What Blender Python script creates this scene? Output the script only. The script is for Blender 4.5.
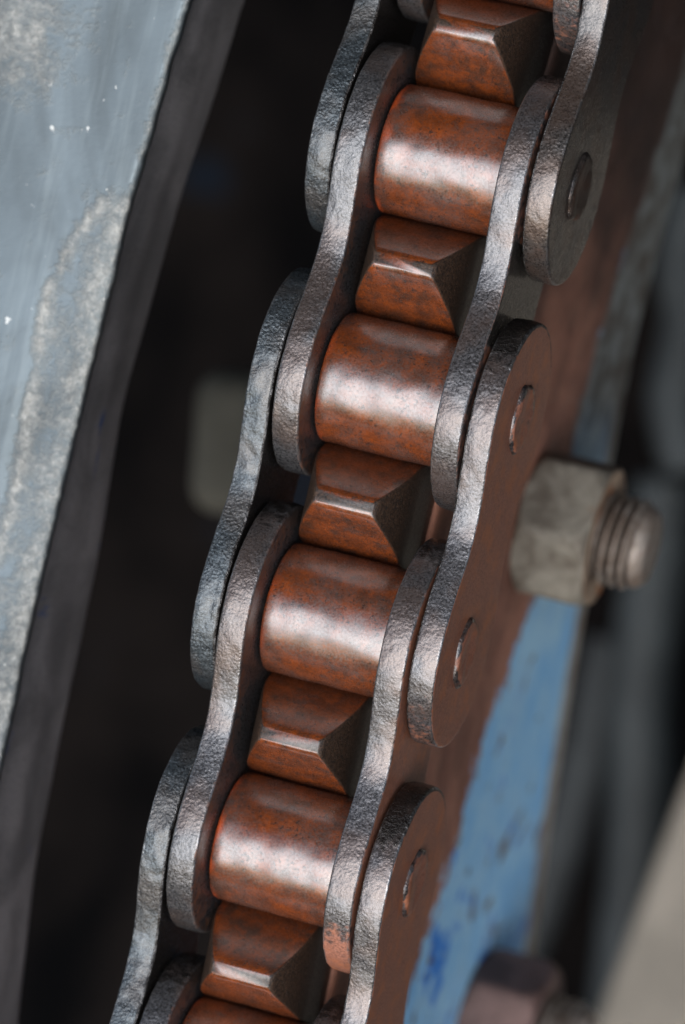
import bpy, math, random
import numpy as np
from mathutils import Vector, Matrix, noise as mnoise

for o in list(bpy.data.objects):
    bpy.data.objects.remove(o)
SC = bpy.context.scene
C = SC.collection
R_ = math.radians
MM = 0.001

# ------------------------------------------------------------------ frame
# Model frame (millimetres): X = sprocket axis, Z = along the chain, -Y = outward
# from the sprocket.  The world is that frame leaned back, so that one looks
# down on the chain.
TILT = Matrix.Rotation(R_(-50), 4, 'X')

def W(p):
    return TILT @ (Vector(p) * MM)

# ------------------------------------------------------------------ camera
CAM_P = Vector((196.36, -730.74, 70.96))
CAM_R = Vector((0.93650613, 0.27244021, 0.22075462))
CAM_U = Vector((-0.230408, 0.00354169, 0.97308767))
CAM_D = Vector((-0.26432637, 0.96216619, -0.06608921))
FPX = 4725.03
cd = bpy.data.cameras.new('camera')
cam = bpy.data.objects.new('camera', cd)
C.objects.link(cam)
m = Matrix((CAM_R, CAM_U, -CAM_D)).transposed().to_4x4()
m = TILT @ m
m.translation = W(CAM_P)
cam.matrix_world = m
cd.sensor_fit = 'VERTICAL'
cd.sensor_height = 36.0
cd.sensor_width = 24.0
cd.lens = 36.0 * FPX / 1024
cd.clip_start = 0.05
cd.clip_end = 100
cd.dof.use_dof = True
cd.dof.focus_distance = 0.744
cd.dof.aperture_fstop = 12.0
cd.dof.aperture_blades = 0
SC.camera = cam

def at(px, py, y=None, x=None):
    """model point seen at a pixel of the photograph, on the plane Y=y or X=x"""
    ray = CAM_D * FPX + CAM_R * (px - 342.5) - CAM_U * (py - 512)
    t = (y - CAM_P.y) / ray.y if x is None else (x - CAM_P.x) / ray.x
    return CAM_P + ray * t

# ------------------------------------------------------------------ light
sun_dir = Vector((0.03, -0.90, -0.26)).normalized()      # model frame, towards the light
sw = (TILT.to_3x3() @ sun_dir).normalized()
world = bpy.data.worlds.new('World')
SC.world = world
world.use_nodes = True
nt = world.node_tree
nt.nodes.clear()
sky = nt.nodes.new('ShaderNodeTexSky')
sky.sky_type = 'NISHITA'
sky.sun_disc = False
sky.air_density = 1.0
sky.dust_density = 2.5
sky.ozone_density = 1.0
sky.sun_elevation = math.asin(sw.z)
sky.sun_rotation = math.atan2(sw.x, sw.y)
bg = nt.nodes.new('ShaderNodeBackground')
bg.inputs[1].default_value = 0.125
wo = nt.nodes.new('ShaderNodeOutputWorld')
nt.links.new(sky.outputs[0], bg.inputs[0])
nt.links.new(bg.outputs[0], wo.inputs[0])
sl = bpy.data.lights.new('sun', 'SUN')
sl.energy = 2.9
sl.angle = R_(54)
sl.color = (0.84, 0.92, 1.0)
so = bpy.data.objects.new('sun', sl)
C.objects.link(so)
so.rotation_euler = sw.to_track_quat('Z', 'Y').to_euler()
SC.view_settings.view_transform = 'Standard'
SC.view_settings.look = 'None'
SC.view_settings.exposure = 0.4
SC.view_settings.gamma = 1.0

# ------------------------------------------------------------------ materials
class NT:
    def __init__(s, name):
        s.m = bpy.data.materials.new(name)
        s.m.use_nodes = True
        s.t = s.m.node_tree
        s.t.nodes.clear()
        s.out = s.t.nodes.new('ShaderNodeOutputMaterial')
        s.p = s.t.nodes.new('ShaderNodeBsdfPrincipled')
        s.t.links.new(s.p.outputs[0], s.out.inputs[0])
        tc = s.t.nodes.new('ShaderNodeTexCoord')
        oi = s.t.nodes.new('ShaderNodeObjectInfo')
        mp = s.t.nodes.new('ShaderNodeVectorMath'); mp.operation = 'SCALE'
        s.t.links.new(tc.outputs['Object'], mp.inputs[0]); mp.inputs['Scale'].default_value = 1000
        ml = s.t.nodes.new('ShaderNodeMath'); ml.operation = 'MULTIPLY'; ml.inputs[1].default_value = 371
        s.t.links.new(oi.outputs['Random'], ml.inputs[0])
        ad = s.t.nodes.new('ShaderNodeVectorMath'); ad.operation = 'ADD'
        s.t.links.new(mp.outputs[0], ad.inputs[0]); s.t.links.new(ml.outputs[0], ad.inputs[1])
        s.raw = mp.outputs[0]
        s.co = ad.outputs[0]
        s.rnd = oi.outputs['Random']
    def put(s, sock, v):
        if hasattr(v, 'links') or isinstance(v, bpy.types.NodeSocket):
            s.t.links.new(v, sock)
        elif isinstance(v, tuple) and len(v) == 3 and sock.type == 'RGBA':
            sock.default_value = (*v, 1)
        else:
            sock.default_value = v
    def noise(s, scale, detail=4, rough=.55, dist=0, stretch=None, raw=False):
        n = s.t.nodes.new('ShaderNodeTexNoise')
        n.inputs['Scale'].default_value = scale
        n.inputs['Detail'].default_value = detail
        n.inputs['Roughness'].default_value = rough
        n.inputs['Distortion'].default_value = dist
        co = s.raw if raw else s.co
        if stretch:
            q = s.t.nodes.new('ShaderNodeVectorMath'); q.operation = 'MULTIPLY'
            s.t.links.new(co, q.inputs[0]); q.inputs[1].default_value = stretch
            co = q.outputs[0]
        s.t.links.new(co, n.inputs['Vector'])
        return n.outputs['Fac']
    def voro(s, scale, feature='F1'):
        n = s.t.nodes.new('ShaderNodeTexVoronoi'); n.feature = feature
        n.inputs['Scale'].default_value = scale
        s.t.links.new(s.co, n.inputs['Vector'])
        return n.outputs['Distance']
    def ramp(s, v, a, b, smooth=True):
        n = s.t.nodes.new('ShaderNodeMapRange')
        n.interpolation_type = 'SMOOTHSTEP' if smooth else 'LINEAR'
        n.inputs['From Min'].default_value = a
        n.inputs['From Max'].default_value = b
        s.put(n.inputs['Value'], v)
        return n.outputs[0]
    def math(s, op, a, b=0.0, clamp=False):
        n = s.t.nodes.new('ShaderNodeMath'); n.operation = op; n.use_clamp = clamp
        s.put(n.inputs[0], a); s.put(n.inputs[1], b)
        return n.outputs[0]
    def mix(s, f, a, b):
        n = s.t.nodes.new('ShaderNodeMix'); n.data_type = 'RGBA'
        s.put(n.inputs[0], f); s.put(n.inputs[6], a); s.put(n.inputs[7], b)
        return n.outputs[2]
    def mixf(s, f, a, b):
        n = s.t.nodes.new('ShaderNodeMix'); n.data_type = 'FLOAT'
        s.put(n.inputs[0], f); s.put(n.inputs[2], a); s.put(n.inputs[3], b)
        return n.outputs[0]
    def mask(s, name='mask'):
        n = s.t.nodes.new('ShaderNodeAttribute'); n.attribute_name = name
        q = s.t.nodes.new('ShaderNodeSeparateColor')
        s.t.links.new(n.outputs['Color'], q.inputs[0])
        return q.outputs[0], q.outputs[1], q.outputs[2]
    def xyz(s, raw=True):
        q = s.t.nodes.new('ShaderNodeSeparateXYZ')
        s.t.links.new(s.raw if raw else s.co, q.inputs[0])
        return q.outputs[0], q.outputs[1], q.outputs[2]
    def bump(s, h, dist_mm, strength=1.0, normal=None):
        n = s.t.nodes.new('ShaderNodeBump')
        n.inputs['Distance'].default_value = dist_mm * MM
        n.inputs['Strength'].default_value = strength
        s.put(n.inputs['Height'], h)
        if normal is not None: s.t.links.new(normal, n.inputs['Normal'])
        return n.outputs[0]
    def set(s, color=None, rough=None, metal=None, normal=None, spec=None, coat=None, coat_rough=None):
        for k, v in (('Base Color', color), ('Roughness', rough), ('Metallic', metal), ('Normal', normal),
                     ('Specular IOR Level', spec), ('Coat Weight', coat), ('Coat Roughness', coat_rough)):
            if v is not None: s.put(s.p.inputs[k], v)
        return s.m

def m_plate(name, tone, bumpy, rustcol, facerust=0.0):
    """oily blanked steel of the chain plates: grey brown, pitted, rust and grime where the mask says so"""
    n = NT(name)
    r, g, b = n.mask()
    fine = n.noise(2.6, 5, .65)
    mid = n.noise(.75, 4, .6)
    big = n.noise(.11, 3, .5)
    col = n.mix(n.ramp(fine, .35, .68), tuple(c * .42 for c in tone), tuple(c * 1.25 for c in tone))
    col = n.mix(n.math('MULTIPLY', n.ramp(big, .42, .62), .55), col, (tone[0] * 1.15, tone[1] * .8, tone[2] * .62))
    rm = n.math('ADD', n.math('MULTIPLY', r, 1.0), n.math('MULTIPLY', n.math('SUBTRACT', mid, .5), 1.3))
    rm = n.ramp(rm, .28, .72)
    rc = n.mix(n.ramp(fine, .3, .7), tuple(c * .5 for c in rustcol), rustcol)
    rc = n.mix(n.ramp(n.noise(.22, 5, .65), .46, .66), rc, (rustcol[0] * 1.0, rustcol[0] * .33, rustcol[0] * .14))
    col = n.mix(n.math('MULTIPLY', rm, .9), col, rc)
    gm = n.ramp(n.math('ADD', g, n.math('MULTIPLY', n.math('SUBTRACT', mid, .5), 1.1)), .35, .7)
    col = n.mix(gm, col, (.022, .018, .016))
    # pale worn specks
    sp = n.ramp(n.noise(5.5, 2, .5), .70, .78)
    col = n.mix(n.math('MULTIPLY', sp, .6), col, (.45, .42, .40))
    rough = n.mixf(n.ramp(fine, .3, .7), .22, .42)
    n.set(coat=n.mixf(rm, .5, .15), coat_rough=.22)
    rough = n.mixf(rm, rough, .5)
    metal = n.mixf(rm, .6, .05)
    wb = n.math('MULTIPLY', b, n.ramp(n.noise(.35, 5, .75), .42, .62))
    col = n.mix(n.math('MULTIPLY', wb, .6), col, (.34, .33, .33))
    rough = n.mixf(wb, rough, .3); metal = n.mixf(wb, metal, .9)
    cell = n.voro(1.9)
    h = n.math('ADD', n.math('MULTIPLY', n.noise(1.7, 4, .58, .1), .8), n.math('MULTIPLY', fine, .45))
    h = n.math('ADD', h, n.math('MULTIPLY', cell, .35))
    h = n.math('ADD', h, n.math('MULTIPLY', n.math('MULTIPLY', gm, n.noise(1.6, 4, .7)), 1.6))
    amt = n.mixf(rm, bumpy, bumpy * .5)
    bn = n.t.nodes.new('ShaderNodeBump')
    bn.inputs['Distance'].default_value = .30 * MM
    n.put(bn.inputs['Height'], h); n.put(bn.inputs['Strength'], n.math('MAXIMUM', amt, n.math('MULTIPLY', gm, .9)))
    return n.set(col, rough, metal, bn.outputs[0], .6)

def m_rust(name, kind):
    """wet orange rust film over steel: rollers and teeth"""
    n = NT(name)
    r, g, b = n.mask()
    fine = n.noise(2.2, 5, .7)
    mid = n.noise(.42, 5, .66)
    big = n.noise(.13, 3, .5)
    col = n.mix(n.ramp(mid, .25, .75), (.062, .017, .006), (.195, .040, .006))
    col = n.mix(n.ramp(fine, .50, .72), col, (.045, .022, .015))
    wear = n.noise(.55, 6, .75, .3, stretch=(.55, 1, 1))
    dk = n.math('MULTIPLY', n.ramp(wear, .53, .63), n.ramp(big, .36, .55))
    col = n.mix(n.math('MULTIPLY', dk, .6), col, (.036, .028, .025))
    pit = n.ramp(n.math('ADD', n.noise(1.5, 4, .7), n.math('MULTIPLY', n.math('SUBTRACT', n.noise(.25, 3, .6), .5), .25)), .60, .66)
    col = n.mix(n.math('MULTIPLY', pit, .85), col, (.018, .014, .012))
    oil_shade = n.ramp(n.noise(.20, 5, .68, .4), .52, .64)
    col = n.mix(n.math('MULTIPLY', oil_shade, n.mixf(n.rnd, .35, .85)), col, (.030, .017, .011))
    st = n.math('MULTIPLY', n.ramp(big, .36, .66), n.ramp(fine, .2, .8))
    if kind == 'roller':
        col = n.mix(n.math('MULTIPLY', st, .6), col, (.085, .07, .065))
    col = n.mix(r, col, (.40, .062, .012))                       # thick fresh rust at the rim
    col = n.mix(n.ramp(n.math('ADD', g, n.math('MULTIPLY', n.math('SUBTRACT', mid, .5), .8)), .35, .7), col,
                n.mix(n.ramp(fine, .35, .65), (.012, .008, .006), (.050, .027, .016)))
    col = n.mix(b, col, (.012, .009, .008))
    metal = n.math('MULTIPLY', st, .18 if kind == 'roller' else .15)
    rough = n.mixf(n.ramp(fine, .3, .75), .24, .42)
    rough = n.mixf(g, rough, .6)
    n.p.inputs['Coat IOR'].default_value = 1.85
    n.set(coat=n.mixf(g, .9, .1), coat_rough=n.mixf(n.ramp(n.noise(2.6, 4, .7), .35, .65), .17, .36))
    h = n.math('ADD', n.math('MULTIPLY', n.noise(2.3, 3, .6), .5), n.math('MULTIPLY', n.noise(3.4, 2, .6), .5))
    h = n.math('ADD', h, n.math('MULTIPLY', g, n.math('MULTIPLY', n.noise(1.3, 4, .7), 2.0)))
    h = n.math('SUBTRACT', h, n.math('ADD', n.math('MULTIPLY', dk, .12), n.math('MULTIPLY', pit, 1.0)))
    return n.set(col, rough, metal, n.bump(h, .12, .8), .25)

M = {}
M['plate_left_outer'] = m_plate('pitted_blue_grey_steel', (.075, .088, .098), .95, (.16, .06, .03))
M['plate_left_inner'] = m_plate('oily_grey_steel', (.105, .102, .106), .6, (.17, .06, .022))
M['plate_right'] = m_plate('oily_worn_steel', (.105, .10, .104), .5, (.36, .14, .085))
M['plate_dark'] = m_plate('dark_steel', (.09, .08, .076), .5, (.045, .028, .02))
M['roller'] = m_rust('wet_rust_roller', 'roller')
M['tooth'] = m_rust('wet_rust_tooth', 'tooth')

def m_ring():
    n = NT('rusty_blue_painted_steel')
    r, g, b = n.mask()
    mid = n.noise(.16, 5, .6, raw=True)
    fine = n.noise(1.3, 5, .65, raw=True)
    rust = n.mix(n.ramp(n.noise(.07, 4, .6, raw=True), .35, .65), (.21, .088, .058), (.42, .18, .115))
    rust = n.mix(n.ramp(fine, .55, .7), rust, (.10, .06, .05))
    blue = n.mix(n.ramp(n.noise(.06, 4, .6, raw=True), .35, .62), (.24, .53, .84), (.42, .68, .86))
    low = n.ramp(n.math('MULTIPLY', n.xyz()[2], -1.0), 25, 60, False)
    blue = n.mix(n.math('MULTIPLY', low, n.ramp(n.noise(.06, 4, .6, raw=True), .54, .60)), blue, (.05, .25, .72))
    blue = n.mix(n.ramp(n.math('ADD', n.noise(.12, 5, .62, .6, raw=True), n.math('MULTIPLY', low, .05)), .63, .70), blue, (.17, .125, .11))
    f = n.math('ADD', r, n.math('MULTIPLY', n.math('SUBTRACT', n.noise(.085, 5, .62, raw=True), .5), .9))
    f = n.math('ADD', f, n.math('MULTIPLY', n.math('SUBTRACT', n.noise(.32, 5, .7, raw=True), .5), .7))
    col = n.mix(n.ramp(f, .46, .54), rust, blue)
    oil_shade = n.noise(.05, 4, .6, raw=True)  # noise that breaks up the border of the painted shade
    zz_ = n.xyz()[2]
    shade_mask = n.ramp(n.math('ADD', n.ramp(zz_, 0, 75, False), n.math('MULTIPLY', n.math('SUBTRACT', oil_shade, .5), .7)), .25, .95)
    col = n.mix(n.math('MULTIPLY', shade_mask, .9), col, (.016, .010, .009))  # upper rim goes near-black: shade painted into the colour
    col = n.mix(g, col, n.mix(n.ramp(mid, .4, .6), (.40, .37, .32), (.27, .20, .15)))
    col = n.mix(b, col, n.mix(n.ramp(mid, .42, .58), (.19, .20, .19), (.10, .085, .07)))
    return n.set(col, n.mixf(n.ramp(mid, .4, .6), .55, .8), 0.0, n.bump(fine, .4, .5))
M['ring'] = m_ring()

def m_guard():
    n = NT('weathered_blue_grey_sheet')
    r, g, b = n.mask()
    cloud = n.noise(.035, 4, .55, .8, stretch=(1, 1, .45))
    streak = n.noise(.25, 4, .6, stretch=(1, 1, .08))
    col = n.mix(n.ramp(cloud, .35, .66), (.048, .060, .066), (.125, .155, .172))
    col = n.mix(n.math('MULTIPLY', n.ramp(streak, .45, .7), .35), col, (.24, .28, .29))
    grit = n.noise(.9, 5, .7)
    mud = n.ramp(n.math('ADD', r, n.math('MULTIPLY', n.math('SUBTRACT', n.noise(.22, 6, .82), .5), 2.3)), .15, 1.15)
    mc = n.mix(n.ramp(grit, .3, .7), (.20, .195, .18), (.44, .43, .40))
    col = n.mix(n.math('MULTIPLY', mud, .95), col, mc)
    sp = n.ramp(n.noise(.5, 3, .5), .71, .76)
    col = n.mix(sp, col, (.5, .5, .48))
    h = n.math('ADD', n.math('MULTIPLY', mud, 1.2), n.math('MULTIPLY', grit, n.math('ADD', n.math('MULTIPLY', mud, 1.0), .15)))
    return n.set(col, n.mixf(mud, .38, .85), n.mixf(mud, .25, 0.0), n.bump(h, .35, .6), .5)
M['guard'] = m_guard()

def m_dirty(name, a, b, sc=.05, rough=.7, metal=0., c=None, csc=.03, cth=.6, bd=.5, spec=.5):
    n = NT(name)
    col = n.mix(n.ramp(n.noise(sc, 6, .62, .5), .35, .65), a, b)
    if c is not None:
        col = n.mix(n.ramp(n.noise(csc, 5, .6, .6), cth, cth + .07), col, c)
    f = n.noise(1.1, 5, .7)
    col = n.mix(n.math('MULTIPLY', n.ramp(f, .5, .7), .35), col, tuple(x * .5 for x in a))
    col = n.mix(n.math('MULTIPLY', n.mask()[1], .85), col, tuple(x * .22 for x in a))     # dirt in thread roots
    return n.set(col, rough, metal, n.bump(f, bd, .5), spec)
M['flange'] = m_dirty('grimy_brown_grey_flange', (.10, .094, .095), (.19, .176, .178), .05, .62, 0, (.03, .06, .16), .06, .62)
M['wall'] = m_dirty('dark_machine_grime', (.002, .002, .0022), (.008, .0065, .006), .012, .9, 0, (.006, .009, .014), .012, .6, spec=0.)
M['nut'] = m_dirty('corroded_olive_nut', (.12, .098, .075), (.26, .235, .19), .16, .6, .1, (.28, .12, .05), .12, .62, .5)
M['nut_edge'] = m_dirty('corroded_nut_face', (.22, .13, .08), (.45, .32, .22), .2, .6, .1, (.35, .12, .04), .15, .6)
M['thread'] = m_dirty('rusty_thread_steel', (.17, .12, .09), (.36, .31, .27), .2, .45, .4, (.22, .09, .05), .2, .62)
M['nut_dark'] = m_dirty('purple_brown_nut', (.085, .048, .040), (.18, .105, .09), .12, .55, .2)
M['lug'] = m_dirty('olive_beige_lug', (.07, .065, .05), (.10, .093, .074), .05, .8)
M['rail'] = m_dirty('brown_grey_rail', (.012, .010, .009), (.026, .022, .020), .03, .8)
M['grease'] = m_dirty('gritty_black_grease', (.012, .010, .009), (.045, .036, .03), .8, .55, bd=.3)
M['bar'] = m_dirty('dusty_beige_bar', (.15, .13, .105), (.22, .19, .155), .03, .8)
M['hose'] = m_dirty('blue_grey_dusty_rubber', (.012, .015, .016), (.032, .038, .04), .03, .6)
M['hose2'] = m_dirty('dark_grey_dusty_rubber', (.012, .014, .015), (.03, .034, .036), .03, .7)

# ------------------------------------------------------------------ objects
def mesh(name, V, F, mat, parent=None, masks=None, smooth=True, mats=None, fm=None, org=(0, 0, 0)):
    me = bpy.data.meshes.new(name)
    V = (np.asarray(V, float) - np.asarray(org, float)) * MM
    me.from_pydata([tuple(v) for v in V], [], [tuple(f) for f in F])
    if smooth: me.polygons.foreach_set('use_smooth', [True] * len(me.polygons))
    me.materials.append(mat)
    for x in (mats or []): me.materials.append(x)
    if fm is not None: me.polygons.foreach_set('material_index', fm)
    a = me.color_attributes.new('mask', 'FLOAT_COLOR', 'POINT')
    if masks is None: masks = np.zeros((len(V), 3))
    a.data.foreach_set('color', np.hstack([np.clip(masks, 0, 1), np.ones((len(V), 1))]).ravel())
    me.update()
    o = bpy.data.objects.new(name, me)
    C.objects.link(o)
    if parent is not None: o.parent = parent
    else: o.matrix_world = TILT @ Matrix.Translation(Vector(org) * MM)
    return o

def thing(name, label, cat, loc, group=None, rot=None):
    o = bpy.data.objects.new(name, None)
    C.objects.link(o)
    o.empty_display_size = .01
    mw = TILT @ Matrix.Translation(Vector(loc) * MM)
    if rot is not None: mw = mw @ rot
    o.matrix_world = mw
    o['label'] = label; o['category'] = cat
    if group: o['group'] = group
    return o

def tag(o, label, cat, group=None):
    o['label'] = label; o['category'] = cat
    if group: o['group'] = group
    return o

def grid_faces(nr, nc, wrap_c=True, base=0):
    F = []
    for i in range(nr - 1):
        for j in range(nc if wrap_c else nc - 1):
            k = (j + 1) % nc
            F.append((base + i * nc + j, base + i * nc + k, base + (i + 1) * nc + k, base + (i + 1) * nc + j))
    return F

def fbm(p, s, seed):
    return mnoise.noise(Vector((p[0] * s + seed, p[1] * s - seed * .7, p[2] * s + seed * 1.3)))

def rbox(sx, sy, sz, r, seg=3, n=6, jitter=0.0, seed=0):
    """box of half sizes sx,sy,sz with rounded edges, as a vertex/face pair"""
    V = []; F = []
    idx = {}
    def vid(p):
        k = tuple(round(c, 4) for c in p)
        if k not in idx:
            idx[k] = len(V); V.append(p)
        return idx[k]
    S = np.array((sx, sy, sz), float)
    def coords(h):
        a = [-h + r * (i / seg) for i in range(seg + 1)]
        b = [-(h - r) + 2 * (h - r) * (i / n) for i in range(1, n)]
        return a + b + [h - r * (1 - i / seg) for i in range(seg + 1)]
    for ax in range(3):
        u, v = [k for k in range(3) if k != ax]
        cu, cv = coords(S[u]), coords(S[v])
        for sgn in (-1, 1):
            for i in range(len(cu) - 1):
                for j in range(len(cv) - 1):
                    q = []
                    for a, b in ((i, j), (i + 1, j), (i + 1, j + 1), (i, j + 1)):
                        p = np.zeros(3); p[ax] = sgn * S[ax]; p[u] = cu[a]; p[v] = cv[b]
                        c = np.clip(p, -(S - r), S - r)
                        d = p - c; L = np.linalg.norm(d)
                        if L > 0: p = c + d / L * r
                        q.append(vid(tuple(p)))
                    F.append(q if (sgn > 0) == (ax != 1) else q[::-1])
    V = np.array(V)
    if jitter:
        for i in range(len(V)):
            V[i] += jitter * mnoise.noise_vector(Vector(V[i] * .12 + seed))
    return V, F

def fix_normals(o):
    import bmesh
    bm = bmesh.new(); bm.from_mesh(o.data)
    bmesh.ops.recalc_face_normals(bm, faces=bm.faces)
    bm.to_mesh(o.data); bm.free()
    return o

# ------------------------------------------------------------------ chain geometry
P = 38.1
NT_ = 95
AL = 2 * math.pi / NT_
RP = P / 2 / math.sin(math.pi / NT_)
TH0 = 0.0394
RR = 10.64
XI, T1, GAP, T2 = 11.09, 4.56, .575, 4.29
I0, I1 = XI, XI + T1
O0, O1 = I1 + GAP, I1 + GAP + T2

def th(k): return TH0 - (k - 2.5) * AL
def onr(k, x=0.0, rho=0.0):
    t = th(k)
    return np.array([x, RP - (RP + rho) * math.cos(t), (RP + rho) * math.sin(t)])

def plate_outline(h, ws, n):
    """closed outline (s, q) of a waisted link plate, pins at s=0 and s=P"""
    r = h / 2
    S = np.linspace(-r, P + r, 1200)
    q = np.zeros_like(S)
    for i, s in enumerate(S):
        e = 0
        if s <= 0: e = math.sqrt(max(0, r * r - s * s))
        elif s >= P: e = math.sqrt(max(0, r * r - (s - P) ** 2))
        else:
            k = (1 - math.cos(2 * math.pi * s / P)) / 2
            e = r - (r - ws * r) * k ** 1.15
        q[i] = e
    up = np.stack([S, q], 1)
    lo = np.stack([S[::-1], -q[::-1]], 1)[1:-1]
    pts = np.vstack([up, lo])
    d = np.r_[0, np.cumsum(np.linalg.norm(np.diff(np.vstack([pts, pts[:1]]), axis=0), axis=1))]
    t = np.linspace(0, d[-1], n, endpoint=False)
    cl = np.vstack([pts, pts[:1]])
    return np.stack([np.interp(t, d, cl[:, 0]), np.interp(t, d, cl[:, 1])], 1)

def make_plate(name, k, x0, x1, h, ws, mat, parent, seed, rough_amp, maskf):
    """one link plate from pin k to pin k+1 between x0 and x1 (mm)"""
    n = 300
    ol = plate_outline(h, ws, n)
    a, b = onr(k), onr(k + 1)
    e = (b - a) / np.linalg.norm(b - a)
    mid = (a + b) / 2
    nr = mid - np.array([0, RP, 0]); nr /= np.linalg.norm(nr)
    t = x1 - x0
    bev = .42
    prof = []                                # (inset from the outline in mm, x)
    for ins in (9, 5.5, 3.2, 1.8, .95):
        prof.append((ins, x0))
    for i in range(5):
        g = math.pi / 2 * i / 4
        prof.append((bev * (1 - math.sin(g)), x0 + bev * (1 - math.cos(g))))
    for i in range(1, 9):
        u = i / 9
        prof.append((-.10 * math.sin(math.pi * u), x0 + bev + (t - 2 * bev) * u))
    for i in range(5):
        g = math.pi / 2 * (1 - i / 4)
        prof.append((bev * (1 - math.sin(g)), x1 - bev * (1 - math.cos(g))))
    for ins in (.95, 1.8, 3.2, 5.5, 9):
        prof.append((ins, x1))
    r = h / 2
    V = []; K = []
    sp = np.clip(ol[:, 0], 0, P)
    dv = ol - np.stack([sp, np.zeros(n)], 1)
    L = np.linalg.norm(dv, axis=1)
    # outward 2-D normal
    tg = np.roll(ol, -1, 0) - np.roll(ol, 1, 0)
    nn = np.stack([-tg[:, 1], tg[:, 0]], 1); nn /= np.linalg.norm(nn, axis=1)[:, None]
    nn *= np.sign((nn * dv).sum(1))[:, None]
    for ins, x in prof:
        f = 1 - ins / L
        pp = np.stack([sp, np.zeros(n)], 1) + dv * np.clip(f, .05, 2)[:, None]
        for j in range(n):
            p3 = a + np.array([x, 0, 0]) + e * pp[j, 0] + nr * pp[j, 1]
            edge = max(0, 1 - max(ins, 0) / 1.2)
            w = rough_amp * (fbm(p3, .55, seed) * 1.0 + .55 * fbm(p3, 1.4, seed + 9) + .8 * fbm(p3, .16, seed + 4))
            d3 = e * nn[j, 0] + nr * nn[j, 1]
            nx = 0.0
            if x <= x0 + .2: nx = -1
            if x >= x1 - .2: nx = 1
            p3 = p3 + d3 * w * edge + np.array([nx * rough_amp * .35 * (fbm(p3, .5, seed + 20) + fbm(p3, .12, seed + 21)), 0, 0])
            V.append(p3)
            kr, kg, kb = maskf((x - x0) / t, pp[j, 0] / P, pp[j, 1] / r, ins)
            if 0.02 < ins < bev - .02: kb = 1.0
            K.append((kr, kg, kb))
    F = grid_faces(len(prof), n)
    F.append(list(range(n))[::-1])
    F.append([(len(prof) - 1) * n + j for j in range(n)])
    o = mesh(name, V, F, mat, parent, np.array(K, float), org=ORG)
    return fix_normals(o)

# ------------------------------------------------------------------ the chain
ORG = tuple(onr(2.5))
chain = thing('roller_chain', 'oily rusty steel roller chain wrapped over the toothed sprocket, rollers orange with rust', 'chain', ORG)

def mk_inner(side):
    # u: 0..1 across the thickness in +X; s: 0..1 along (0 upper pin); q: +1 outer edge
    def f(u, s, q, ins):
        face_in = (u > .93) if side < 0 else (u < .07)
        rust = 0.0
        if side < 0 and face_in: rust = .16 + .35 * max(0, 1 - abs(ins - 1.5) / 6)
        if side > 0 and u > .95: rust = .45
        grime = 0.0
        if s < -.22: grime = .55 * min(1, (-.22 - s) / .18)
        return (rust, grime, 0)
    return f

def mk_outer(side, upper_grime, bottom_rust, face_rust):
    def f(u, s, q, ins):
        rust = 0.0; grime = 0.0
        if side * (u - .5) < -.42: grime = 1.0
        if side > 0 and u > .93 and ins > .25: rust = face_rust
        if s > 1.12: rust = max(rust, bottom_rust * min(1, (s - 1.12) / .2))
        if s < -.05 and ins < .6: grime = upper_grime * min(1, (-.05 - s) / .25)
        return (rust, grime, 0)
    return f

HI, HO = 33.2, 31.6
sd = 1
for k in (-1, 1, 3, 5):
    o = make_plate('inner_plate', k, -I1, -I0, HI, .74, M['plate_left_inner'], chain, sd * 3.1, .12, mk_inner(-1)); sd += 1
    def fr(u, s, q, ins, k=k, base=mk_inner(1)):
        r, g, b = base(u, s, q, ins)
        if k == 1 and u > .9 and .3 < s < .75 and ins > .3: g = .85; r = .2
        if k == 3 and u > .9 and ins > .3: r = .8
        if k == 3 and s > 1.18: r = min(.8, .4 + (s - 1.18) * 3); g = .22
        if k == -1: r = .35
        return (r, g, b)
    o = make_plate('inner_plate', k, I0, I1, HI, .74, M['plate_right'], chain, sd * 3.1, .09, fr); sd += 1
for k in (-2, 0, 2, 4, 6):
    o = make_plate('outer_plate', k, -O1, -O0, HO, .74, M['plate_left_outer'], chain, sd * 3.1, .2, mk_outer(-1, .1, .1, .3)); sd += 1
    dark = k <= 0  # upper outer plates take the darker steel
    o = make_plate('outer_plate', k, O0, O1, HO, .74, M['plate_dark'] if dark else M['plate_right'], chain, sd * 3.1, .10,
                   mk_outer(1, .15 if dark else .8, .35 if k == 2 else .2, .35 if dark else .95)); sd += 1
    if dark: o['label'] = 'dark outer plate near the top of the chain'

def lathe_x(prof, n, seed=0, amp=0.0):
    V = []
    for x, r in prof:
        for j in range(n):
            t = 2 * math.pi * j / n
            p = np.array([x, -r * math.cos(t), r * math.sin(t)])
            if amp:
                p[1:] *= 1 + amp * fbm(p, .3, seed) / max(r, 1)
            V.append(p)
    F = grid_faces(len(prof), n)
    F.append(list(range(n))[::-1]); F.append([(len(prof) - 1) * n + j for j in range(n)])
    return V, F

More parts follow.
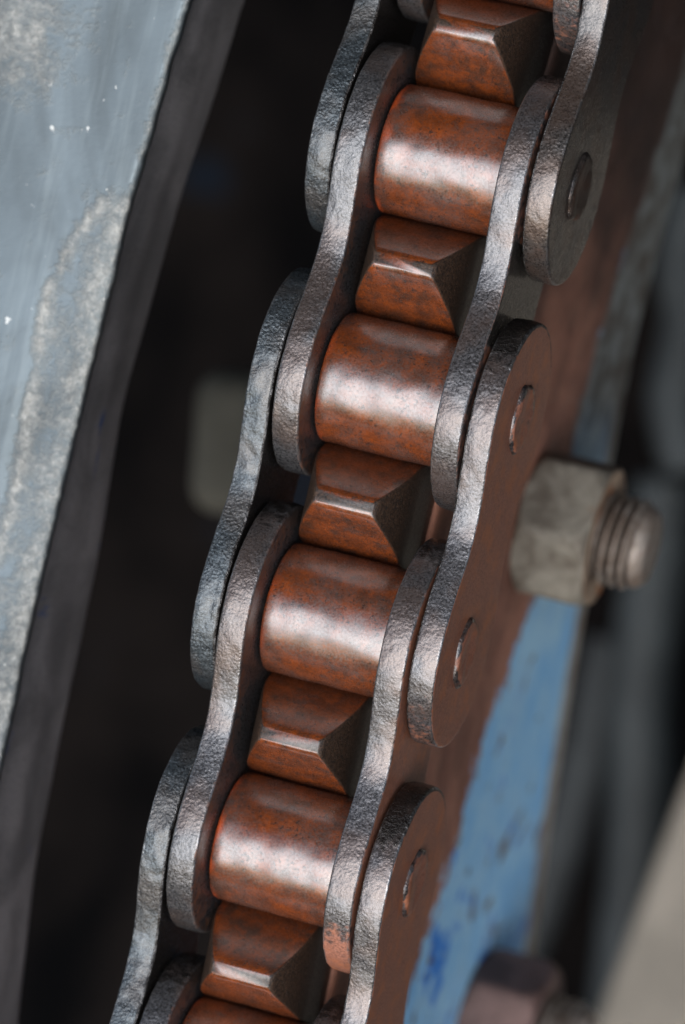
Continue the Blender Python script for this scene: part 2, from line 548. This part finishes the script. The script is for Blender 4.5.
# rollers: a slightly barrelled sleeve with rounded ends
HL = 10.72
prof = [(-HL, 7.0), (-HL, RR - .75)]
for i in range(6):
    g = math.pi / 2 * i / 5
    prof.append((-HL + .6 * (1 - math.cos(g)), RR - .6 + .6 * math.sin(g) - .04))
for i in range(1, 30):
    u = -1 + 2 * i / 30
    prof.append((u * (HL - .6), RR + .03 * (1 - u * u)))
for i in range(6):
    g = math.pi / 2 * (1 - i / 5)
    prof.append((HL - .6 * (1 - math.cos(g)), RR - .6 + .6 * math.sin(g) - .04))
prof += [(HL, RR - .75), (HL, 7.0)]
rollers = {}
for k in range(-2, 8):
    V, F = lathe_x(prof, 128, k * 5.3, .12)
    K = np.zeros((len(V), 3))
    amt = {1: 1.0, 2: .45, 3: .35, 4: 1.0}.get(k, .6)
    for i, p in enumerate(V):
        e = (-HL + 1.0 + 1.6 * fbm((0, p[1], p[2]), .22, k * 7.)) - p[0]
        K[i, 0] = amt * min(1, max(0, e / .7)) * min(1, max(0, .75 + 1.3 * fbm((3, p[1], p[2]), .3, k * 5.)))
    o = fix_normals(mesh('roller', V, F, M['roller'], chain, K))
    o.location = Vector(onr(k) - np.array(ORG)) * MM
    o.rotation_euler = (th(k) + k * .3, 0, 0)
# pins: through the link, riveted ends standing proud of the outer plates
PX = O1 + .55
pp = [(-PX, 2.0), (-PX, 4.6)]
for i in range(5):
    g = math.pi / 2 * i / 4
    pp.append((-PX + .7 * (1 - math.cos(g)), 4.9 + .7 * math.sin(g)))
pp += [(-O0, 5.6), (O0, 5.6)]
for i in range(5):
    g = math.pi / 2 * (1 - i / 4)
    pp.append((PX - .7 * (1 - math.cos(g)), 4.9 + .7 * math.sin(g)))
pp += [(PX + .05, 4.2), (PX - .1, 3.2), (PX - .2, 1.0)]
for k in range(-2, 8):
    V, F = lathe_x(pp, 64, k * 3.7, 1.1)
    V = np.array(V)
    rnd = random.Random(k + 40)
    for i in range(len(V)):
        if abs(V[i, 0]) > O1:
            V[i, 0] += math.copysign(.25 * (fbm(V[i], .22, k * 2.) + .6 * fbm(V[i], .7, k * 4.)), V[i, 0])
    K = np.zeros((len(V), 3)); 
    for i, p in enumerate(V):
        rr = math.hypot(p[1], p[2])
        K[i, 0] = .8 if rr < 5.1 else .35
        K[i, 1] = .45 * (rr > 5.3)
    o = fix_normals(mesh('pin', V, F, M['plate_right'] if k > 1 else M['plate_dark'], chain, K))
    o.location = Vector(onr(k) - np.array(ORG)) * MM
    o.rotation_euler = (-th(k), 0, 0)

# ------------------------------------------------------------------ the sprocket
sprocket = thing('sprocket_wheel', 'big toothed sprocket wheel with rusty rim and peeling blue paint behind the chain', 'sprocket', ORG)
XC = -1.45                                    # the blade runs slightly left of the chain's middle
WH = 9.0                                      # half width of the blade
TOP = 11.3
# tooth in its own frame: x across, -y outward, z along
def tooth_mesh(seed):
    V = []; K = []
    rhos = [-13.5, -12.5, -11.2, -9.6, -7.6, -5.4, -3.0, -.6, 1.6, 3.0, 4.4, 5.8, 7.2, 8.6, 9.8, 10.6, 11.05, 11.25, 11.3]
    n_side = 14
    for rho in rhos:
        # half thickness along the chain
        if rho < -10.6: hz = 19.2
        elif rho < -1: hz = P / 2 - math.sqrt(max(0.0, (RR + .25) ** 2 - rho ** 2)) if rho > -10.6 else 19.2
        else:
            u = (rho + 1) / (TOP + 1)
            hz = (P / 2 - math.sqrt((RR + .25) ** 2 - 1)) * (1 - u) + 1.35 * u + .6 * math.sin(math.pi * u)
        if rho > 11.0: hz -= (rho - 11.0) * 1.2
        u = min(1, max(0, (rho - .5) / (TOP - .5)))
        hx = WH - 3.75 * u ** 1.6; hr = WH - .9 - 2.9 * u ** 1.9
        if rho > 11.0: hx -= (rho - 11.0) * 1.2; hr -= (rho - 11.0) * 1.2
        cr = min(.45, hz * .45)
        ring = []
        corners = ((hr, hz), (-hx, hz), (-hx, -hz), (hr, -hz))
        for ci, (cx, cz) in enumerate(corners):
            sx, sz = np.sign(cx), np.sign(cz)
            a0 = {(1, 1): 0, (-1, 1): 90, (-1, -1): 180, (1, -1): 270}[(int(sx), int(sz))]
            arc = [(cx - sx * cr + cr * math.cos(R_(a0 + q)), cz - sz * cr + cr * math.sin(R_(a0 + q))) for q in (0, 22.5, 45, 67.5, 90)]
            ring += arc
            nx_ = corners[(ci + 1) % 4]
            ex = arc[-1]
            nsx, nsz = np.sign(nx_[0]), np.sign(nx_[1])
            if ci in (0, 2): st = (nx_[0] - nsx * cr, nx_[1])
            else: st = (nx_[0], nx_[1] - nsz * cr)
            for i in range(1, n_side):
                f = i / n_side
                ring.append((ex[0] + (st[0] - ex[0]) * f, ex[1] + (st[1] - ex[1]) * f))
        for x, z in ring:
            p = np.array([XC + x, -rho, z])
            w = .10 * fbm(p, .5, seed) + .12 * fbm(p, .15, seed + 3)
            p = p * 1.0
            p[1] += w; p[2] += w * .6
            V.append(p)
            side = max(0, ((x - (hr - .35)) if x > 0 else (-x - (hx - .35))) / .35)
            K.append((0, .95 * min(1, side) * (1 if rho > -1 else .7) + (.25 if (z > hz * .8) else 0), min(1, max(0, (.5 - rho) / 6))))  # upper flank masked darker: shade put into the tooth colour
    n = len(ring)
    F = grid_faces(len(rhos), n)
    F.append(list(range(n))); F.append([(len(rhos) - 1) * n + j for j in range(n)])
    return V, F, K
for k in range(-4, 10):
    V, F, K = tooth_mesh(k * 4.1)
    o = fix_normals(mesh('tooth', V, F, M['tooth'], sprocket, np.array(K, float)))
    o.location = Vector(onr(k + .5) - np.array(ORG)) * MM
    o.rotation_euler = (-th(k + .5), 0, 0)

# rim plate: an annular blade under the teeth, edge worn bare
RO = RP - 13.2
RIN = RP - 146.0
def rim():
    xs_, xl = XC + WH, XC - WH
    prof = [(xl, RO - 1), (xl + 1, RO), (xs_ - 1, RO), (xs_ - .3, RO - .3), (xs_, RO - 1)]
    m_ = [(0, 0)] * 5
    for i in range(1, 41):
        d = i / 40
        prof.append((xs_, RO - 1 + (RIN + 7.5 - RO + 1) * d)); m_.append((d, 1 if d > .97 else 0))
    prof += [(xs_ - .1, RIN + 5.2), (xs_ - .6, RIN + 3.8), (xs_ - 1.8, RIN + 1.6), (xs_ - 4.5, RIN), (xl + 1, RIN), (xl, RIN + 1)]
    m_ += [(1, 1), (1, 1), (1, 1), (1, 1), (1, .5), (1, 0)]
    V = []; K = []
    A0, A1, n = -.34, .34, 260
    for (x, r), (d, g) in zip(prof, m_):
        for j in range(n + 1):
            t = A0 + (A1 - A0) * j / n
            r0 = r
            if RP - r0 > 60:
                r0 = r + (min(.22 * (RP * math.sin(t)), 16) - 1.5) * (RP - r - 60) / 86
            p = np.array([x, RP - r0 * math.cos(t), r0 * math.sin(t)])
            z = p[2]
            # depth at which the paint begins: close to the chain low down, further in higher up
            dp = RP - r
            lim = np.interp(z, [-120, -70, -40, -20, 0, 25, 40, 70, 100], [40, 62, 74, 80, 92, 104, 104, 112, 120])
            paint = .5 + (dp - lim) / 26.0
            grey = np.interp(z, [0, 25, 45], [0, .5, 1]) if dp > lim - 4 else 0
            V.append(p); K.append((min(1, max(0, paint)), g, grey))
    nc = n + 1
    F = []
    L = len(prof)
    for i in range(L):
        i2 = (i + 1) % L
        for j in range(n):
            F.append((i * nc + j, i * nc + j + 1, i2 * nc + j + 1, i2 * nc + j))
    F.append([i * nc for i in range(L)]); F.append([i * nc + n for i in range(L)][::-1])
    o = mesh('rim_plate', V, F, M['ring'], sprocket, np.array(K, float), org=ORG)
    return fix_normals(o)
rim()

# ------------------------------------------------------------------ bolts through the rim
def bolt(px, py, spin, label, mnut, mface, af=24.4, length=13.5, thr=8.2, out=8.6, seed=1):
    c = at(px, py, x=XC + WH + .05)
    t = thing('hex_bolt', label, 'bolt', c, 'bolts through the sprocket rim', Matrix.Rotation(R_(spin), 4, 'X'))
    ac = af / math.cos(math.pi / 6) / 2
    # nut: hexagon cut by a cone at both ends
    V = []; n = 96
    xs_ = [0, .15, .8, 1.6] + list(np.linspace(2.4, length - 2.4, 10)) + [length - 1.6, length - .9, length - .35, length - .1, length]
    for x in xs_:
        d = min(x, length - x)
        lim = af / 2 * .985 + (ac - af / 2) * min(1, (d / 2.2)) ** .6 + (0 if d > .2 else -.2)
        for j in range(n):
            a = 2 * math.pi * j / n
            aa = (a % (math.pi / 3)) - math.pi / 6
            r = min(af / 2 / math.cos(aa), lim, ac - .25)
            p = np.array([x, -r * math.cos(a), r * math.sin(a)])
            p[1:] *= 1 + .005 * fbm(p, .15, seed) + .003 * fbm(p, .6, seed + 2)
            V.append(p)
    base = len(V)
    for r in (11.5, thr + .6, thr - 1.2):
        for j in range(n):
            a = 2 * math.pi * j / n
            V.append(np.array([length if r > thr - .5 else length - 1.2, -r * math.cos(a), r * math.sin(a)]))
    L = len(V) // n
    F = grid_faces(L, n)
    F.append(list(range(n))[::-1])
    fm = [1 if (f[0] // n) >= len(xs_) - 2 and len(f) == 4 else 0 for f in F]
    F.append([(L - 1) * n + j for j in range(n)]); fm.append(0)
    o = fix_normals(mesh('nut', V, F, mnut, t, mats=[mface], fm=fm, smooth=True))
    try: o.data.set_sharp_from_angle(angle=R_(38))
    except Exception: pass
    # threaded shank with helical thread
    V = []; KT = []; pit = 1.9; n = 72
    x0, x1 = length - 4, length + out
    rows = int((x1 - x0) / .2)
    for i in range(rows + 1):
        x = x0 + (x1 - x0) * i / rows
        for j in range(n):
            a = 2 * math.pi * j / n
            ph = ((x / pit) - j / n) % 1.0
            tri = abs(ph - .5) * 2
            r = thr - 1.5 * (1 - min(1, tri * 1.2)) 
            fade = min(1, max(0, (x1 - 1.6 - x) / 1.0))
            r = r * fade + (thr - .9) * (1 - fade)
            if x > x1 - 1.2: r -= (x - (x1 - 1.2)) * .9
            V.append(np.array([x, -r * math.cos(a), r * math.sin(a)])); KT.append((0, min(1, max(0, (.75 - tri) / .4)) * fade, 0))
    for r in (5, 2):
        for j in range(n):
            a = 2 * math.pi * j / n
            V.append(np.array([x1 + .15, -r * math.cos(a), r * math.sin(a)])); KT.append((0, 0, 0))
    L = len(V) // n
    F = grid_faces(L, n)
    F.append(list(range(n))[::-1]); F.append([(L - 1) * n + j for j in range(n)])
    fix_normals(mesh('threaded_shank', V, F, M['thread'], t, np.array(KT, float)))
    return t
bolt(532, 520, 3, 'corroded olive-brown hex nut with a threaded end sticking out, right of the chain', M['nut'], M['nut_edge'])
bolt(472, 1017, 24, 'dark purple-brown hex nut cut off by the bottom edge of the photo', M['nut_dark'], M['nut_dark'], length=14, seed=5)

# ------------------------------------------------------------------ the guard at the left
edge = [(300, -398), (262, -260), (222, -120), (187, 0), (155, 108), (136, 178), (123, 220), (112, 272), (89, 365), (61, 478), (32, 607), (0, 756), (-35, 905), (-72, 1065), (-110, 1220)]
YF = -4.0
E3 = [at(px, py, y=YF) for px, py in edge]
# resample by z
zs = np.array([p.z for p in E3]); xs2 = np.array([p.x for p in E3])
o_ = np.argsort(zs); zz = np.linspace(zs.min(), zs.max(), 300)
xe = np.interp(zz, zs[o_], xs2[o_])
ker = np.ones(9) / 9
xe = np.convolve(np.pad(xe, 4, 'edge'), ker, 'valid')
gl = (float(xe.mean()), YF, 0.0)
guard = thing('metal_guard', 'weathered blue-grey sheet metal guard smeared with dried mud, left of the chain', 'guard', gl)
V = []; K = []
cols = np.r_[0, .25, .6, 1.0, 1.5, 2.2, np.linspace(3.5, 150, 110)]
mudpoly = [(112, 195), (60, 250), (32, 300), (20, 380), (10, 470), (0, 520)]
for i, z in enumerate(zz):
    rag = .30 * mnoise.noise(Vector((0, 0, z * .17))) + .10 * mnoise.noise(Vector((5, 0, z * .9))) + .35 * max(0, mnoise.noise(Vector((9, 3, z * .6))))
    for c in cols:
        x = xe[i] + rag * max(0, 1 - c / 2) - c
        y = YF + (0.5 * (1 - min(1, c / .6)) ** 2) + c * .06 + .35 * mnoise.noise(Vector((x * .05, z * .03, 1.)))
        # pixel of the photograph this point matches, to place the mud smears where they are
        q = Vector((x, y, z)) - CAM_P
        dd = q.dot(CAM_D); px = 342.5 + FPX * q.dot(CAM_R) / dd; py = 512 - FPX * q.dot(CAM_U) / dd
        mud = 0.0
        # smear beside the edge: arc-shaped outline, muddier along its outline and along the edge
        if 180 < py < 760:
            left = np.interp(py, [190, 230, 300, 380, 470, 620, 760], [104, 72, 38, 28, 12, -25, -60])
            right = px + c * 5.9
            d1 = px - left
            if d1 > -3 and c < 40:
                inside = min(1, max(0, (d1 + 3) / 5)) * min(1, (py - 180) / 20)
                rim_ = math.exp(-((d1 - 6) / 9) ** 2)
                ed = math.exp(-(c / 4.5) ** 2)
                mud = inside * (.22 + .55 * rim_ + .45 * ed)
        mud = max(mud, .62 * math.exp(-((px - 22) / 55) ** 2 - ((py - 28) / 75) ** 2) * 1.0)
        mud = max(mud, .5 * math.exp(-(c / 1.0) ** 2))
        V.append((x, y, z)); K.append((mud, 0, 0))
nc = len(cols)
F = grid_faces(len(zz), nc, False)
# back side a sheet thickness behind
b0 = len(V)
for i in range(len(zz)):
    for c in (0, 1):
        s = V[i * nc + (0 if c == 0 else nc - 1)]
        V.append((s[0], s[1] + 2.2, s[2])); K.append((0, 0, 0))
for i in range(len(zz) - 1):
    F.append((b0 + 2 * i, b0 + 2 * i + 1, b0 + 2 * i + 3, b0 + 2 * i + 2))
    F.append((i * nc, (i + 1) * nc, b0 + 2 * i + 2, b0 + 2 * i))
    F.append((i * nc + nc - 1, (i + 1) * nc + nc - 1, b0 + 2 * i + 3, b0 + 2 * i + 1))
fix_normals(mesh('face_panel', V, F, M['guard'], guard, np.array(K, float), org=gl))
# side flange running back from the edge
fl = [(430, -398), (365, -260), (300, -120), (248, 0), (211, 117), (187, 187), (155, 300), (127, 398), (114, 480), (101, 560), (85, 634), (69, 708), (53, 799), (40, 862), (24, 1016), (2, 1220)]
V = []
fx = []
YB = 30.0
B3 = [at(px, py, y=YB) for px, py in fl]
bz = np.array([p.z for p in B3]); bx = np.array([p.x for p in B3]); oo = np.argsort(bz)
bxe = np.interp(zz, bz[oo], bx[oo]); bxe = np.convolve(np.pad(bxe, 6, 'edge'), np.ones(13) / 13, 'valid')
ts = np.r_[0, np.linspace(.04, .93, 24), .96, .985, 1.0]
for i, z in enumerate(zz):
    for t_ in ts:
        x = (xe[i] - .6) * (1 - t_) + bxe[i] * t_ + .5 * mnoise.noise(Vector((t_ * 3, z * .03, 7)))
        y = YF + 2.3 + (YB - YF - 2.3) * t_
        if t_ > .95: x -= (t_ - .95) * 30
        V.append((x, y, z))
    for t_ in (1.0, 0.0):
        x = (xe[i] - .6) * (1 - t_) + bxe[i] * t_ - 3.5
        V.append((x, YF + 2.3 + (YB - YF - 2.3) * t_, z))
F = grid_faces(len(zz), len(ts) + 2, True)
fix_normals(mesh('side_flange', V, F, M['flange'], guard, org=gl))

# ------------------------------------------------------------------ dark machine behind
def box_obj(name, c, h, r, mat, rot=None, parent=None, n=8, jit=0., seed=0):
    V, F = rbox(*h, r, 3, n, jit, seed)
    o = mesh(name, V, F, mat, parent)
    mw = Matrix.Translation(Vector(c) * MM)
    if rot is not None: mw = mw @ rot
    if parent is None: o.matrix_world = TILT @ mw
    return o

# back plate of the machine: shallow ribbed sheet, wholly behind everything
V = []; nx, nz = 90, 90
for i in range(nz):
    for j in range(nx):
        x = -420 + 900 * j / (nx - 1); z = -420 + 900 * i / (nz - 1)
        y = 560 + 10 * mnoise.noise(Vector((x * .006, z * .006, 2))) + (14 if -130 < x < -60 else 0)
        V.append((x, y, z))
F = grid_faces(nz, nx, False)
nb = len(V)
V += [(-420, 600, -420), (480, 600, -420), (480, 600, 480), (-420, 600, 480)]
F.append((nb, nb + 1, nb + 2, nb + 3))
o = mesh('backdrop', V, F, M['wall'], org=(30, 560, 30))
o['kind'] = 'structure'

c = at(237, 443, y=210)
lug = box_obj('metal_lug', c, (8.5, 8, 15), 6, M['lug'], Matrix.Rotation(R_(-9), 4, 'Y'), n=5)
tag(lug, 'blurred olive-beige rounded lug in the dark gap left of the chain', 'lug')

a, b_ = at(700, 775, y=330), at(582, 1080, y=330)
d = (b_ - a); mid = (a + b_) / 2
ang = math.atan2(d.x, d.z)
bar = box_obj('frame_bar', (mid.x + 44, mid.y, mid.z - 8), (44, 20, 190), 4, M['bar'], Matrix.Rotation(ang, 4, 'Y'), n=10, jit=1.0)
tag(bar, 'blurred dusty beige frame bar slanting across the bottom right corner', 'bar')

def tube(name, pts, r, mat, n=24, rows=60):
    pts = [np.array(p, float) for p in pts]
    def cr(t):
        t = t * (len(pts) - 1); i = min(int(t), len(pts) - 2); f = t - i
        p0 = pts[max(i - 1, 0)]; p1 = pts[i]; p2 = pts[i + 1]; p3 = pts[min(i + 2, len(pts) - 1)]
        return .5 * ((2 * p1) + (-p0 + p2) * f + (2 * p0 - 5 * p1 + 4 * p2 - p3) * f * f + (-p0 + 3 * p1 - 3 * p2 + p3) * f ** 3)
    V = []
    for i in range(rows + 1):
        p = cr(i / rows); q = cr(min(1, i / rows + .01)) - cr(max(0, i / rows - .01))
        q /= np.linalg.norm(q)
        u = np.cross(q, [0, 1, .1]); u /= np.linalg.norm(u); v = np.cross(q, u)
        for j in range(n):
            a_ = 2 * math.pi * j / n
            V.append(p + r * (u * math.cos(a_) + v * math.sin(a_)))
    F = grid_faces(rows + 1, n)
    F.append(list(range(n))[::-1]); F.append([rows * n + j for j in range(n)])
    og = tuple(pts[len(pts) // 2])
    return fix_normals(mesh(name, V, F, mat, org=og))
Yh = 410
h1 = tube('hose', [at(668, 480, y=Yh), at(652, 590, y=Yh), at(640, 700, y=Yh), at(640, 800, y=Yh), at(625, 980, y=Yh), at(600, 1120, y=Yh)], 8, M['hose'])
tag(h1, 'blurred blue-grey hose running down the dark space right of the sprocket', 'hose')
h2 = tube('hose', [at(610, 640, y=Yh + 60), at(598, 700, y=Yh + 60), at(585, 760, y=Yh + 60), at(550, 880, y=Yh + 60), at(500, 1000, y=Yh + 60), at(470, 1120, y=Yh + 60)], 6, M['hose2'])
tag(h2, 'thin dark grey hose hugging the inner edge of the blue rim', 'hose')
h3 = tube('pipe', [at(700, 190, y=Yh), at(684, 260, y=Yh), at(690, 320, y=Yh), at(676, 400, y=Yh), at(690, 470, y=Yh)], 7, M['hose'])
tag(h3, 'pale blue-grey blurred pipe at the right edge above the large nut', 'pipe')

# added unseen panel above the chain, shaped to block sky light
blocker = box_obj('sky_blocker', (30, 0, 182), (430, 445, 6), 4, M['wall'], n=6)
blocker['kind'] = 'structure'
